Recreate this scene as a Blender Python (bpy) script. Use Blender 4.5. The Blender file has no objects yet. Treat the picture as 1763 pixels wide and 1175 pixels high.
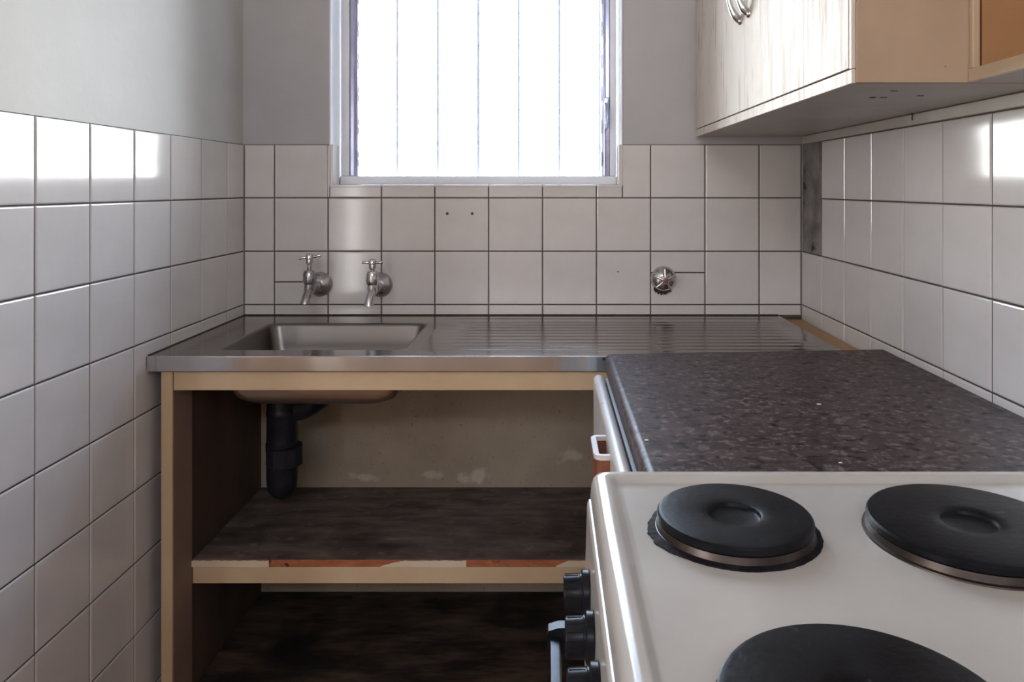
import bpy, bmesh, math, random
from mathutils import Vector, Matrix
random.seed(7)
SC = bpy.context.scene
COL = SC.collection
PI = math.pi

# ------------------------------------------------------------------ camera
H = 1.2556                      # eye height; sink top is at 0.90
FPX = 1308.0                    # focal length in pixels of the 1763 x 1175 frame
cam = bpy.data.cameras.new('camera')
cam.sensor_width = 36.0
cam.lens = FPX / 1763 * 36.0
cam.shift_x = -(945 - 881.5) / 1763
cam.shift_y = -(587.5 - 323) / 1763
cam.clip_start = 0.02
camo = bpy.data.objects.new('camera', cam)
camo.location = (0, 0, H)
camo.rotation_euler = (PI / 2, 0, 0)
COL.objects.link(camo)
SC.camera = camo

# ------------------------------------------------------------------ sky
SKY = 22.0
world = bpy.data.worlds.new('sky')
SC.world = world
world.use_nodes = True
wn = world.node_tree
wn.nodes.clear()
wo = wn.nodes.new('ShaderNodeOutputWorld')
bg = wn.nodes.new('ShaderNodeBackground')
tc = wn.nodes.new('ShaderNodeTexCoord')
sp = wn.nodes.new('ShaderNodeSeparateXYZ')
rp = wn.nodes.new('ShaderNodeValToRGB')
rp.color_ramp.elements[0].position = 0.0
rp.color_ramp.elements[0].color = (1.0, 0.975, 0.935, 1)
rp.color_ramp.elements[1].position = 0.7
rp.color_ramp.elements[1].color = (0.30, 0.46, 0.76, 1)
wn.links.new(tc.outputs['Generated'], sp.inputs[0])
wn.links.new(sp.outputs['Z'], rp.inputs[0])
wn.links.new(rp.outputs[0], bg.inputs['Color'])
bg.inputs['Strength'].default_value = SKY
wn.links.new(bg.outputs[0], wo.inputs['Surface'])


def portal(name, loc, rot, sx, sy):
    l = bpy.data.lights.new(name, 'AREA')
    l.shape = 'RECTANGLE'
    l.size, l.size_y = sx, sy
    l.cycles.is_portal = True
    o = bpy.data.objects.new(name, l)
    o.location, o.rotation_euler = loc, rot
    COL.objects.link(o)


# kitchen window, the narrow rear window, and two unseen openings added for fill
WX0, WX1, WZ0, WZ1 = -0.611, 0.205, 1.262, 2.10
portal('window_portal', ((WX0 + WX1) / 2, 2.345, (WZ0 + WZ1) / 2), (-PI / 2, 0, 0), WX1 - WX0, WZ1 - WZ0)
RX0, RX1, RZ0, RZ1 = -1.585, -1.455, 0.35, 2.00
HY0, HY1, HZ0, HZ1 = -1.10, -0.45, 0.95, 2.00
portal('hall_fill_portal', (-2.125, (HY0 + HY1) / 2, (HZ0 + HZ1) / 2), (PI / 2, 0, -PI / 2), HY1 - HY0, HZ1 - HZ0)
TX0, TX1, TZ0, TZ1 = -0.75, 0.60, 2.06, 2.40
portal('transom_fill_portal', ((TX0 + TX1) / 2, -1.73, (TZ0 + TZ1) / 2), (PI / 2, 0, 0), TX1 - TX0, TZ1 - TZ0)
portal('rear_portal', ((RX0 + RX1) / 2, -1.73, (RZ0 + RZ1) / 2), (PI / 2, 0, 0), RX1 - RX0, RZ1 - RZ0)

SC.view_settings.view_transform = 'Standard'
SC.view_settings.look = 'None'
SC.view_settings.exposure = 0.0
SC.view_settings.gamma = 1.0
SC.view_settings.use_curve_mapping = False


# ------------------------------------------------------------------ materials
MATS = {}


def mat(name, col, rough=0.5, metal=0.0, col2=None, nscale=6.0, stretch=(1, 1, 1), lo=0.35, hi=0.65, detail=6.0,
        coat=0.0, coat_r=0.05, bump=0.0, bscale=40.0, bstretch=None, rvar=0.0, spec=0.5, rand=0.0,
        specks=None, aniso=0.0):
    m = bpy.data.materials.new(name)
    m.use_nodes = True
    nt = m.node_tree
    N, L = nt.nodes, nt.links
    b = N['Principled BSDF']
    b.inputs['Roughness'].default_value = rough
    b.inputs['Metallic'].default_value = metal
    b.inputs['Coat Weight'].default_value = coat
    b.inputs['Coat Roughness'].default_value = coat_r
    b.inputs['Specular IOR Level'].default_value = spec
    b.inputs['Anisotropic'].default_value = aniso
    tcn = N.new('ShaderNodeTexCoord')
    mp = N.new('ShaderNodeMapping')
    mp.inputs['Scale'].default_value = stretch
    L.new(tcn.outputs['Object'], mp.inputs[0])
    c4 = lambda c: (c[0], c[1], c[2], 1)
    cout = None
    if col2 is not None:
        nz = N.new('ShaderNodeTexNoise')
        nz.inputs['Scale'].default_value = nscale
        nz.inputs['Detail'].default_value = detail
        nz.inputs['Roughness'].default_value = 0.6
        L.new(mp.outputs[0], nz.inputs['Vector'])
        cr = N.new('ShaderNodeValToRGB')
        cr.color_ramp.elements[0].position = lo
        cr.color_ramp.elements[1].position = hi
        cr.color_ramp.elements[0].color = c4(col)
        cr.color_ramp.elements[1].color = c4(col2)
        L.new(nz.outputs['Fac'], cr.inputs[0])
        cout = cr.outputs[0]
        if rvar:
            mr = N.new('ShaderNodeMapRange')
            mr.inputs['From Min'].default_value = 0.3
            mr.inputs['From Max'].default_value = 0.7
            mr.inputs['To Min'].default_value = rough - rvar
            mr.inputs['To Max'].default_value = rough + rvar
            L.new(nz.outputs['Fac'], mr.inputs['Value'])
            L.new(mr.outputs[0], b.inputs['Roughness'])
    else:
        rgb = N.new('ShaderNodeRGB')
        rgb.outputs[0].default_value = c4(col)
        cout = rgb.outputs[0]
    if specks:
        for (scol, sscale, th, *soft) in specks:
            vz = N.new('ShaderNodeTexNoise')
            vz.inputs['Scale'].default_value = sscale
            vz.inputs['Detail'].default_value = 3.0
            L.new(tcn.outputs['Object'], vz.inputs['Vector'])
            st = N.new('ShaderNodeValToRGB')
            st.color_ramp.elements[0].position = th
            st.color_ramp.elements[1].position = th + (soft[0] if soft else 0.04)
            st.color_ramp.elements[0].color = (0, 0, 0, 1)
            st.color_ramp.elements[1].color = (1, 1, 1, 1)
            L.new(vz.outputs['Fac'], st.inputs[0])
            mx = N.new('ShaderNodeMixRGB')
            L.new(st.outputs[0], mx.inputs['Fac'])
            L.new(cout, mx.inputs['Color1'])
            mx.inputs['Color2'].default_value = c4(scol)
            cout = mx.outputs[0]
    if rand:
        oi = N.new('ShaderNodeObjectInfo')
        mr = N.new('ShaderNodeMapRange')
        mr.inputs['To Min'].default_value = 1 - rand
        mr.inputs['To Max'].default_value = 1 + rand
        L.new(oi.outputs['Random'], mr.inputs['Value'])
        hs = N.new('ShaderNodeHueSaturation')
        L.new(cout, hs.inputs['Color'])
        L.new(mr.outputs[0], hs.inputs['Value'])
        cout = hs.outputs[0]
    L.new(cout, b.inputs['Base Color'])
    if bump:
        bz = N.new('ShaderNodeTexNoise')
        bz.inputs['Scale'].default_value = bscale
        bz.inputs['Detail'].default_value = 4.0
        if bstretch:
            mp2 = N.new('ShaderNodeMapping')
            mp2.inputs['Scale'].default_value = bstretch
            L.new(tcn.outputs['Object'], mp2.inputs[0])
            L.new(mp2.outputs[0], bz.inputs['Vector'])
        else:
            L.new(tcn.outputs['Object'], bz.inputs['Vector'])
        bp = N.new('ShaderNodeBump')
        bp.inputs['Strength'].default_value = bump
        bp.inputs['Distance'].default_value = 0.002
        L.new(bz.outputs['Fac'], bp.inputs['Height'])
        L.new(bp.outputs[0], b.inputs['Normal'])
    MATS[name] = m
    return m


mat('tile', (0.66, 0.625, 0.61), 0.11, col2=(0.71, 0.675, 0.66), nscale=9, bump=0.05, bscale=9, rand=0.035)
mat('grout', (0.055, 0.040, 0.032), 0.9, col2=(0.11, 0.085, 0.07), nscale=30)
mat('plaster', (0.455, 0.445, 0.46), 0.62, col2=(0.515, 0.50, 0.51), nscale=3.5, bump=0.25, bscale=60)
mat('hall_paint', (0.69, 0.53, 0.38), 0.7, col2=(0.75, 0.58, 0.42), nscale=4)
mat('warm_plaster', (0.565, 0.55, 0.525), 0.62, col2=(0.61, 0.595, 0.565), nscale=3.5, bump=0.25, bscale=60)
mat('reveal_paint', (0.70, 0.71, 0.73), 0.45, col2=(0.76, 0.77, 0.79), nscale=8, bump=0.1)
mat('mortar', (0.15, 0.135, 0.13), 0.95, col2=(0.30, 0.275, 0.26), nscale=16, bump=0.8, bscale=70,
    specks=[((0.04, 0.03, 0.03), 14, 0.64)])
mat('ceiling_paint', (0.62, 0.62, 0.61), 0.8, col2=(0.66, 0.66, 0.65))
mat('floor_vinyl', (0.34, 0.17, 0.085), 0.5, col2=(0.40, 0.21, 0.11), nscale=5)
mat('steel', (0.235, 0.20, 0.185), 0.16, 1.0, col2=(0.32, 0.28, 0.26), nscale=5, stretch=(1.2, 22, 22), rvar=0.05,
    bump=0.04, bscale=20, bstretch=(1, 30, 30))
mat('steel_lip', (0.60, 0.595, 0.60), 0.14, 1.0, col2=(0.72, 0.72, 0.725), nscale=7, stretch=(1, 1, 0.3), rvar=0.06)
mat('steel_bowl', (0.19, 0.175, 0.165), 0.34, 1.0)
mat('bowl_coating', (0.46, 0.37, 0.31), 0.24, 0.9, col2=(0.58, 0.47, 0.39), nscale=8)
mat('chrome', (0.55, 0.54, 0.54), 0.16, 1.0, col2=(0.70, 0.70, 0.70), nscale=60, rvar=0.06)
mat('rose_metal', (0.46, 0.44, 0.45), 0.30, 1.0, col2=(0.54, 0.52, 0.53), nscale=50, rvar=0.04)
mat('chrome_dull', (0.36, 0.34, 0.35), 0.28, 1.0, col2=(0.50, 0.48, 0.48), nscale=50, rvar=0.08)
mat('cream_paint', (0.52, 0.37, 0.22), 0.42, col2=(0.60, 0.45, 0.285), nscale=5, bump=0.15, bscale=25)
mat('cream_veneer', (0.62, 0.50, 0.36), 0.5, col2=(0.68, 0.58, 0.44), nscale=12)
mat('chip_core', (0.30, 0.085, 0.035), 0.8, col2=(0.42, 0.14, 0.06), nscale=40, stretch=(1, 1, 3), bump=0.6, bscale=120,
    specks=[((0.06, 0.02, 0.01), 45, 0.66)])
mat('brown_board', (0.24, 0.155, 0.115), 0.6, col2=(0.30, 0.195, 0.15), nscale=6)
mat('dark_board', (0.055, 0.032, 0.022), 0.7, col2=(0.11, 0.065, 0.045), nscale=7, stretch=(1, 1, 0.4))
mat('dirty_shelf', (0.060, 0.045, 0.037), 0.60, col2=(0.25, 0.19, 0.16), nscale=4.2, stretch=(1.8, 6.5, 1), lo=0.30, hi=0.74, detail=10,
    bump=0.3, bscale=50, spec=0.3, specks=[((0.030, 0.023, 0.020), 5.5, 0.52, 0.22), ((0.24, 0.18, 0.15), 26, 0.60, 0.16)])
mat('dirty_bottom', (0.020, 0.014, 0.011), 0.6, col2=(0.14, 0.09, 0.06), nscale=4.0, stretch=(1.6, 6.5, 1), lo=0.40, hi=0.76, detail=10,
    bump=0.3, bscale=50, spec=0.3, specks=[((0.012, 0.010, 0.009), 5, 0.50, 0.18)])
mat('black_pvc', (0.010, 0.010, 0.015), 0.35, spec=0.2, col2=(0.022, 0.022, 0.03), nscale=20)
mat('worktop_laminate', (0.030, 0.018, 0.018), 0.38, col2=(0.100, 0.068, 0.063), nscale=30, lo=0.30, hi=0.66, detail=9,
    rvar=0.05, spec=0.13, specks=[((0.19, 0.142, 0.132), 100, 0.53, 0.18), ((0.014, 0.009, 0.010), 60, 0.52, 0.16)])
mat('white_laminate', (0.60, 0.56, 0.51), 0.35, col2=(0.66, 0.62, 0.57), nscale=10,
    specks=[((0.10, 0.07, 0.05), 60, 0.72)])
mat('carcass_grey', (0.33, 0.31, 0.30), 0.5, col2=(0.40, 0.38, 0.36), nscale=10)
mat('gap_shade', (0.012, 0.011, 0.011), 0.9)  # near-black colour imitates the shade inside the door gap
mat('handle_white', (0.66, 0.60, 0.56), 0.4, col2=(0.72, 0.66, 0.62), nscale=30)
mat('handle_brown', (0.20, 0.065, 0.035), 0.5, col2=(0.28, 0.10, 0.055), nscale=40)
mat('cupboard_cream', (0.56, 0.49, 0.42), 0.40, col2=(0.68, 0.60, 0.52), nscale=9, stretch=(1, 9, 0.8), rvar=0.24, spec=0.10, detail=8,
    bump=0.05, bscale=11, bstretch=(1, 4.0, 0.35))
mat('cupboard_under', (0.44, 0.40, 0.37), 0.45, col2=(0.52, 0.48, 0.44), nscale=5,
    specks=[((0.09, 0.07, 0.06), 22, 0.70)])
mat('cupboard_side', (0.40, 0.285, 0.195), 0.5, col2=(0.47, 0.34, 0.235), nscale=4, specks=[((0.14, 0.08, 0.05), 40, 0.735)])
mat('shelf_inside', (0.33, 0.17, 0.075), 0.5, col2=(0.40, 0.21, 0.095), nscale=5)
mat('shelf_frame', (0.47, 0.35, 0.23), 0.40, col2=(0.53, 0.40, 0.27), nscale=8)
mat('batten_paint', (0.48, 0.43, 0.38), 0.5, col2=(0.56, 0.51, 0.46), nscale=9)
mat('enamel', (0.54, 0.505, 0.46), 0.19, col2=(0.60, 0.565, 0.515), nscale=5, bump=0.03, bscale=60, rvar=0.04, rand=0.0)
mat('enamel_edge', (0.62, 0.58, 0.53), 0.16, col2=(0.68, 0.64, 0.59), nscale=5, bump=0.10, bscale=45)
mat('cast_iron', (0.005, 0.005, 0.006), 0.38, col2=(0.012, 0.012, 0.015), nscale=16, rvar=0.07, spec=0.13, bump=0.15, bscale=150,
    specks=[((0.09, 0.09, 0.10), 70, 0.70, 0.1)])
mat('plate_ring', (0.055, 0.042, 0.036), 0.38, 0.8, col2=(0.10, 0.078, 0.066), nscale=20)
mat('burnt', (0.006, 0.005, 0.008), 0.7, spec=0.15, col2=(0.025, 0.02, 0.024), nscale=60, bump=0.8, bscale=150)
mat('black_plastic', (0.008, 0.008, 0.010), 0.28, spec=0.16, col2=(0.018, 0.018, 0.022), nscale=40)
mat('yellow_wood', (0.36, 0.20, 0.07), 0.5, col2=(0.46, 0.27, 0.11), nscale=14, stretch=(1, 0.3, 1))
mat('window_paint', (0.76, 0.76, 0.80), 0.30, col2=(0.82, 0.82, 0.86), nscale=9)
mat('window_alu', (0.40, 0.42, 0.60), 0.20, 0.5, col2=(0.50, 0.52, 0.70), nscale=20)
mat('bar_paint', (0.30, 0.30, 0.32), 0.5)
mat('red_cap', (0.30, 0.06, 0.05), 0.4)
mat('grime', (0.035, 0.025, 0.022), 0.9, col2=(0.07, 0.05, 0.04), nscale=60)
mat('screw_hole', (0.12, 0.09, 0.08), 0.8)
mat('outdoor_ground', (0.42, 0.40, 0.37), 0.9, col2=(0.50, 0.48, 0.45), nscale=1.5)
mat('white_fleck', (0.8, 0.8, 0.78), 0.6)


def glass_mat():
    m = bpy.data.materials.new('louvre_glass')
    m.use_nodes = True
    nt = m.node_tree
    N, L = nt.nodes, nt.links
    N.clear()
    out = N.new('ShaderNodeOutputMaterial')
    mx = N.new('ShaderNodeMixShader')
    tr = N.new('ShaderNodeBsdfTransparent')
    tr.inputs[0].default_value = (0.95, 0.97, 0.965, 1)
    gl = N.new('ShaderNodeBsdfGlossy')
    gl.inputs['Roughness'].default_value = 0.03
    fr = N.new('ShaderNodeFresnel')
    fr.inputs['IOR'].default_value = 1.45
    L.new(fr.outputs[0], mx.inputs[0])
    L.new(tr.outputs[0], mx.inputs[1])
    L.new(gl.outputs[0], mx.inputs[2])
    L.new(mx.outputs[0], out.inputs[0])
    MATS['louvre_glass'] = m


glass_mat()


def lower_plaster_mat():
    """khaki plaster below the sink with scraped pale patches of their own shape"""
    m = mat('lower_plaster', (0.34, 0.268, 0.195), 0.85, col2=(0.41, 0.33, 0.245), nscale=5, bump=0.5, bscale=140,
            specks=[((0.24, 0.19, 0.14), 120, 0.66)])
    nt = m.node_tree
    N, L = nt.nodes, nt.links
    b = N['Principled BSDF']
    cur = b.inputs['Base Color'].links[0].from_socket
    tcn = N.new('ShaderNodeTexCoord')
    nz = N.new('ShaderNodeTexNoise')
    nz.inputs['Scale'].default_value = 28
    nz.inputs['Detail'].default_value = 5
    L.new(tcn.outputs['Object'], nz.inputs['Vector'])
    for (x, z, rx, rz) in ((-0.20, 0.452, 0.085, 0.026), (-0.32, 0.455, 0.045, 0.022), (0.055, 0.505, 0.038, 0.034),
                           (-0.52, 0.45, 0.05, 0.02), (0.13, 0.475, 0.03, 0.025)):
        mp = N.new('ShaderNodeMapping')
        mp.inputs['Location'].default_value = (-x / rx, 0, -z / rz)
        mp.inputs['Scale'].default_value = (1 / rx, 0, 1 / rz)
        L.new(tcn.outputs['Object'], mp.inputs[0])
        ln = N.new('ShaderNodeVectorMath')
        ln.operation = 'LENGTH'
        L.new(mp.outputs[0], ln.inputs[0])
        ad = N.new('ShaderNodeMath')
        ad.operation = 'MULTIPLY_ADD'
        ad.inputs[1].default_value = 2.4
        L.new(nz.outputs['Fac'], ad.inputs[0])
        L.new(ln.outputs['Value'], ad.inputs[2])
        cr = N.new('ShaderNodeValToRGB')
        cr.color_ramp.elements[0].position = 0.0
        cr.color_ramp.elements[0].color = (1, 1, 1, 1)
        cr.color_ramp.elements[1].position = 0.7
        cr.color_ramp.elements[1].color = (0, 0, 0, 1)
        mr = N.new('ShaderNodeMapRange')
        mr.inputs['From Min'].default_value = 1.45
        mr.inputs['From Max'].default_value = 2.1
        L.new(ad.outputs[0], mr.inputs['Value'])
        L.new(mr.outputs[0], cr.inputs[0])
        mx = N.new('ShaderNodeMixRGB')
        L.new(cr.outputs[0], mx.inputs['Fac'])
        L.new(cur, mx.inputs['Color1'])
        mx.inputs['Color2'].default_value = (0.50, 0.435, 0.36, 1)
        cur = mx.outputs[0]
    L.new(cur, b.inputs['Base Color'])


lower_plaster_mat()


# ------------------------------------------------------------------ mesh helpers
class MB:
    def __init__(self):
        self.v, self.f = [], []
        self.wn = False

    def add(self, vs, fs):
        n = len(self.v)
        self.v += [tuple(p) for p in vs]
        self.f += [tuple(i + n for i in f) for f in fs]
        return self

    def box(self, x0, x1, y0, y1, z0, z1, bev=0.0, seg=2):
        x0, x1 = min(x0, x1), max(x0, x1)
        y0, y1 = min(y0, y1), max(y0, y1)
        z0, z1 = min(z0, z1), max(z0, z1)
        bm = bmesh.new()
        bmesh.ops.create_cube(bm, size=1.0)
        for v in bm.verts:
            v.co = Vector(((x0 + x1) / 2 + v.co.x * (x1 - x0), (y0 + y1) / 2 + v.co.y * (y1 - y0), (z0 + z1) / 2 + v.co.z * (z1 - z0)))
        if bev > 0:
            self.wn = True
            bmesh.ops.bevel(bm, geom=bm.edges[:], offset=bev, segments=seg, profile=0.5, affect='EDGES', clamp_overlap=True)
        bm.verts.index_update()
        self.add([v.co[:] for v in bm.verts], [[v.index for v in f.verts] for f in bm.faces])
        bm.free()
        return self

    def loops(self, loops, cap0=True, cap1=True, closed=True):
        n = len(loops[0])
        vs = [p for l in loops for p in l]
        fs = []
        for i in range(len(loops) - 1):
            for j in range(n if closed else n - 1):
                k = (j + 1) % n
                fs.append((i * n + j, i * n + k, (i + 1) * n + k, (i + 1) * n + j))
        if cap0:
            fs.append(tuple(reversed(range(n))))
        if cap1:
            fs.append(tuple(range((len(loops) - 1) * n, len(loops) * n)))
        return self.add(vs, fs)

    def lathe(self, prof, origin=(0, 0, 0), axis='z', n=32, cap0=True, cap1=True):
        """prof: list of (radius, height) along the axis"""
        ls = []
        ox, oy, oz = origin
        for r, h in prof:
            l = []
            for k in range(n):
                a = 2 * PI * k / n
                c, s = r * math.cos(a), r * math.sin(a)
                if axis == 'z':
                    l.append((ox + c, oy + s, oz + h))
                elif axis == 'x':
                    l.append((ox + h, oy + c, oz + s))
                elif axis == '-x':
                    l.append((ox - h, oy - c, oz + s))
                elif axis == '-y':
                    l.append((ox + c, oy - h, oz + s))
                elif axis == 'y':
                    l.append((ox - c, oy + h, oz + s))
            ls.append(l)
        return self.loops(ls, cap0, cap1)

    def tube(self, pts, rad, n=12, square=False):
        pts = [Vector(p) for p in pts]
        if not isinstance(rad, (list, tuple)):
            rad = [rad] * len(pts)
        ls = []
        t0 = (pts[1] - pts[0]).normalized()
        up = Vector((0, 0, 1)) if abs(t0.z) < 0.9 else Vector((1, 0, 0))
        nrm = (up - t0 * up.dot(t0)).normalized()
        for i, p in enumerate(pts):
            if i == 0:
                t = pts[1] - pts[0]
            elif i == len(pts) - 1:
                t = pts[-1] - pts[-2]
            else:
                t = (pts[i + 1] - p).normalized() + (p - pts[i - 1]).normalized()
            t = t.normalized()
            nrm = (nrm - t * nrm.dot(t)).normalized()
            bn = t.cross(nrm)
            ls.append([tuple(p + (nrm * math.cos(2 * PI * k / n + (PI / 4 if square else 0)) +
                                  bn * math.sin(2 * PI * k / n + (PI / 4 if square else 0))) * rad[i]) for k in range(n)])
        return self.loops(ls)


OFF = {}


def thing(name, loc, label, cat, group=None):
    o = bpy.data.objects.new(name, None)
    o.empty_display_size = 0.05
    o.location = loc
    COL.objects.link(o)
    o['label'] = label
    o['category'] = cat
    if group:
        o['group'] = group
    OFF[o.name] = Vector(loc)
    return o


def obj(name, mb, m, parent=None, smooth=35, label=None, wn=False):
    """links ONE mesh; coordinates are given in world space and moved into the parent's frame"""
    me = bpy.data.meshes.new(name)
    off = OFF[parent.name] if parent is not None else Vector((0, 0, 0))
    me.from_pydata([tuple(Vector(p) - off) for p in mb.v], [], mb.f)
    bm = bmesh.new()
    bm.from_mesh(me)
    bmesh.ops.recalc_face_normals(bm, faces=bm.faces[:])
    bm.to_mesh(me)
    bm.free()
    me.materials.append(MATS[m])
    if smooth:
        for p in me.polygons:
            p.use_smooth = True
        me.set_sharp_from_angle(angle=math.radians(smooth))
    o = bpy.data.objects.new(name, me)
    COL.objects.link(o)
    if smooth and (mb.wn or wn):          # keep large flat faces flat next to their rounded edges
        w = o.modifiers.new('weighted', 'WEIGHTED_NORMAL')
        w.keep_sharp = True
        w.weight = 100
    if parent is not None:
        o.parent = parent
    OFF[o.name] = off
    if label:
        o['label'] = label
    return o


def struct(name, mb, m, smooth=0):
    o = obj(name, mb, m, None, smooth)
    o['kind'] = 'structure'
    return o


def tagged(o, label, cat, group=None):
    o['label'] = label
    o['category'] = cat
    if group:
        o['group'] = group
    return o


def rrect(x0, x1, y0, y1, r, z, n=6):
    """rounded rectangle loop, counter-clockwise, 4*(n+1) points"""
    pts = []
    for (cx, cy, a0) in ((x1 - r, y0 + r, -PI / 2), (x1 - r, y1 - r, 0), (x0 + r, y1 - r, PI / 2), (x0 + r, y0 + r, PI)):
        for k in range(n + 1):
            a = a0 + PI / 2 * k / n
            pts.append((cx + r * math.cos(a), cy + r * math.sin(a), z))
    return pts


# ------------------------------------------------------------------ the room shell
YB = 2.114        # tile face of the back wall
XL = -0.8485      # tile face of the left wall
XR = 0.703        # tile face of the right wall
PL = 0.005        # plaster lies this far behind the tile faces
CEIL = 2.5
YW = YB + PL
YOUT = 2.34
YREAR = -1.6
XH = -2.0         # far side of the hall to the left
ZT = [0.0, 0.037, 0.1857, 0.3344, 0.4831, 0.6318, 0.7805, 0.9291, 1.0778, 1.2265, 1.3752]   # tile rows

b = MB()
b.box(XH - 0.12, WX0, YW, YOUT, 0, CEIL)
b.box(WX1, XR + 0.12, YW, YOUT, 0, CEIL)
b.box(WX0, WX1, YW, YOUT, 0, WZ0 - 0.006)
b.box(WX0, WX1, YW, YOUT, WZ1, CEIL)
wall_back = struct('wall_back', b, 'plaster')

b = MB()
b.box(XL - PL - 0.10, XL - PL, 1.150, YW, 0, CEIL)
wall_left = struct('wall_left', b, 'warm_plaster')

b = MB()
b.box(XR + PL, XR + 0.12, YREAR, YW, 0, CEIL)
wall_right = struct('wall_right', b, 'plaster')

b = MB()
b.box(XH - 0.12, XH, YREAR, HY0, 0, CEIL)
b.box(XH - 0.12, XH, HY1, YW, 0, CEIL)
b.box(XH - 0.12, XH, HY0, HY1, 0, HZ0)
b.box(XH - 0.12, XH, HY0, HY1, HZ1, CEIL)
wall_hall = struct('wall_hall', b, 'hall_paint')

b = MB()
yr0, yr1 = YREAR - 0.12, YREAR
b.box(XH - 0.12, RX0, yr0, yr1, 0, CEIL)
b.box(RX1, TX0, yr0, yr1, 0, CEIL)
b.box(TX1, XR + 0.12, yr0, yr1, 0, CEIL)
b.box(TX0, TX1, yr0, yr1, 0, TZ0)
b.box(TX0, TX1, yr0, yr1, TZ1, CEIL)
b.box(RX0, RX1, yr0, yr1, 0, RZ0)
b.box(RX0, RX1, yr0, yr1, RZ1, CEIL)
wall_rear = struct('wall_rear', b, 'hall_paint')

struct('floor', MB().box(XH - 0.12, XR + 0.12, YREAR - 0.12, YOUT, -0.08, 0), 'floor_vinyl')
struct('ceiling', MB().box(XH - 0.12, XR + 0.12, YREAR - 0.12, YOUT, CEIL, CEIL + 0.08), 'ceiling_paint')
struct('ground', MB().box(-12, 12, YOUT, 16, -0.35, -0.25), 'outdoor_ground')

# ------------------------------------------------------------------ wall tiles
TILE_MESH = {}
TT = 0.0065


def tile_mesh(w, h):
    key = (round(w, 4), round(h, 4))
    if key in TILE_MESH:
        return TILE_MESH[key]
    g = 0.0014
    w2, h2 = w / 2 - g, h / 2 - g
    rings = [(0, -TT), (0, -0.0020), (0.0009, -0.0007), (0.0029, 0.0)]
    mb = MB()
    ls = []
    for ins, d in rings:
        a, c = w2 - ins, h2 - ins
        ls.append([(-a, -d, -c), (a, -d, -c), (a, -d, c), (-a, -d, c)])
    mb.loops(ls, cap0=False, cap1=True)
    me = bpy.data.meshes.new('tile')
    me.from_pydata(mb.v, [], mb.f)
    bm = bmesh.new()
    bm.from_mesh(me)
    bmesh.ops.recalc_face_normals(bm, faces=bm.faces[:])
    # the open back makes "outside" ambiguous: the front face must look along -y
    ff = max(bm.faces, key=lambda f: -f.calc_center_median().y if abs(f.normal.y) > 0.99 else -9)
    if ff.normal.y > 0:
        bmesh.ops.reverse_faces(bm, faces=bm.faces[:])
    bm.to_mesh(me)
    bm.free()
    me.materials.append(MATS['tile'])
    TILE_MESH[key] = me
    return me


def tile(wall, side, u0, u1, z0, z1, proud=None):
    """side: back / left / right; u runs along x (back) or y (side walls)"""
    o = bpy.data.objects.new('tile', tile_mesh(u1 - u0, z1 - z0))
    COL.objects.link(o)
    o.parent = wall
    um, zm = (u0 + u1) / 2, (z0 + z1) / 2
    j = random.uniform(-0.0004, 0.0004)
    if side == 'back':
        o.location = (um, YB + j, zm)
        o.rotation_euler = (random.uniform(-.002, .002), 0, random.uniform(-.002, .002))
    elif side == 'left':
        o.location = (XL + j, um, zm)
        o.rotation_euler = (random.uniform(-.002, .002), 0, PI / 2 + random.uniform(-.002, .002))
    elif side == 'right':
        o.location = (XR + j, um, zm)
        o.rotation_euler = (random.uniform(-.002, .002), 0, -PI / 2 + random.uniform(-.002, .002))
    return o


def px_x(px, d=YB):
    return (px - 945) * d / FPX


def px_z(py, d=YB):
    return H - (py - 323) * d / FPX


# back wall: grout bed, then tiles
GB = 0.0022      # grout face behind the tile face
b = MB()
b.box(XL, WX0, YB + GB, YW + 0.001, 0.88, ZT[10])
b.box(WX1, XR, YB + GB, YW + 0.001, 0.88, ZT[10])
b.box(WX0, WX1, YB + GB, YW + 0.001, 0.88, WZ0 - 0.006)
obj('grout', b, 'grout', wall_back, 0)
cols = [XL] + [px_x(p) for p in (472, 564.5, 656.5, 748.5, 841.3, 934.2, 1027, 1120.3, 1214, 1307.3)] + [XR]
ZC = 0.8985     # tile bottoms just at the sink
rows = [ZC, ZT[7], ZT[8], ZT[9], ZT[10]]
for i in range(len(cols) - 1):
    c0, c1 = cols[i], cols[i + 1]
    for k in range(4):
        z0, z1 = rows[k], rows[k + 1]
        if k == 2 or k < 2:
            if k == 1 and i == 1:                      # cut tile round the first tap
                zc = px_z(486)
                tile(wall_back, 'back', c0, c1, z0, zc)
                tile(wall_back, 'back', c0, c1, zc, z1)
            elif k == 1 and i == 8:                    # cut tile round the stop valve
                zc = px_z(470)
                tile(wall_back, 'back', c0, c1, z0, zc)
                tile(wall_back, 'back', c0, c1, zc, z1)
            else:
                tile(wall_back, 'back', c0, c1, z0, z1)
        else:
            if c1 <= WX0 + 0.01:
                tile(wall_back, 'back', c0, min(c1, WX0 + 0.001), z0, z1)
            elif c0 < WX0 < c1 - 0.012:
                tile(wall_back, 'back', c0, WX0, z0, z1)
                tile(wall_back, 'back', WX0, c1, z0, WZ0)
            elif c0 >= WX1 - 0.002:
                tile(wall_back, 'back', c0, c1, z0, z1)
            elif c0 < WX1 < c1 - 0.002:
                tile(wall_back, 'back', c0, WX1, z0, WZ0)
                tile(wall_back, 'back', WX1, c1, z0, z1)
            else:
                tile(wall_back, 'back', max(c0, WX0), c1, z0, WZ0)
obj('lower_plaster', MB().box(XL - PL, XR + PL, YB - 0.004, YW + 0.001, 0.0, 0.872), 'lower_plaster', wall_back, 0)

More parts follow.
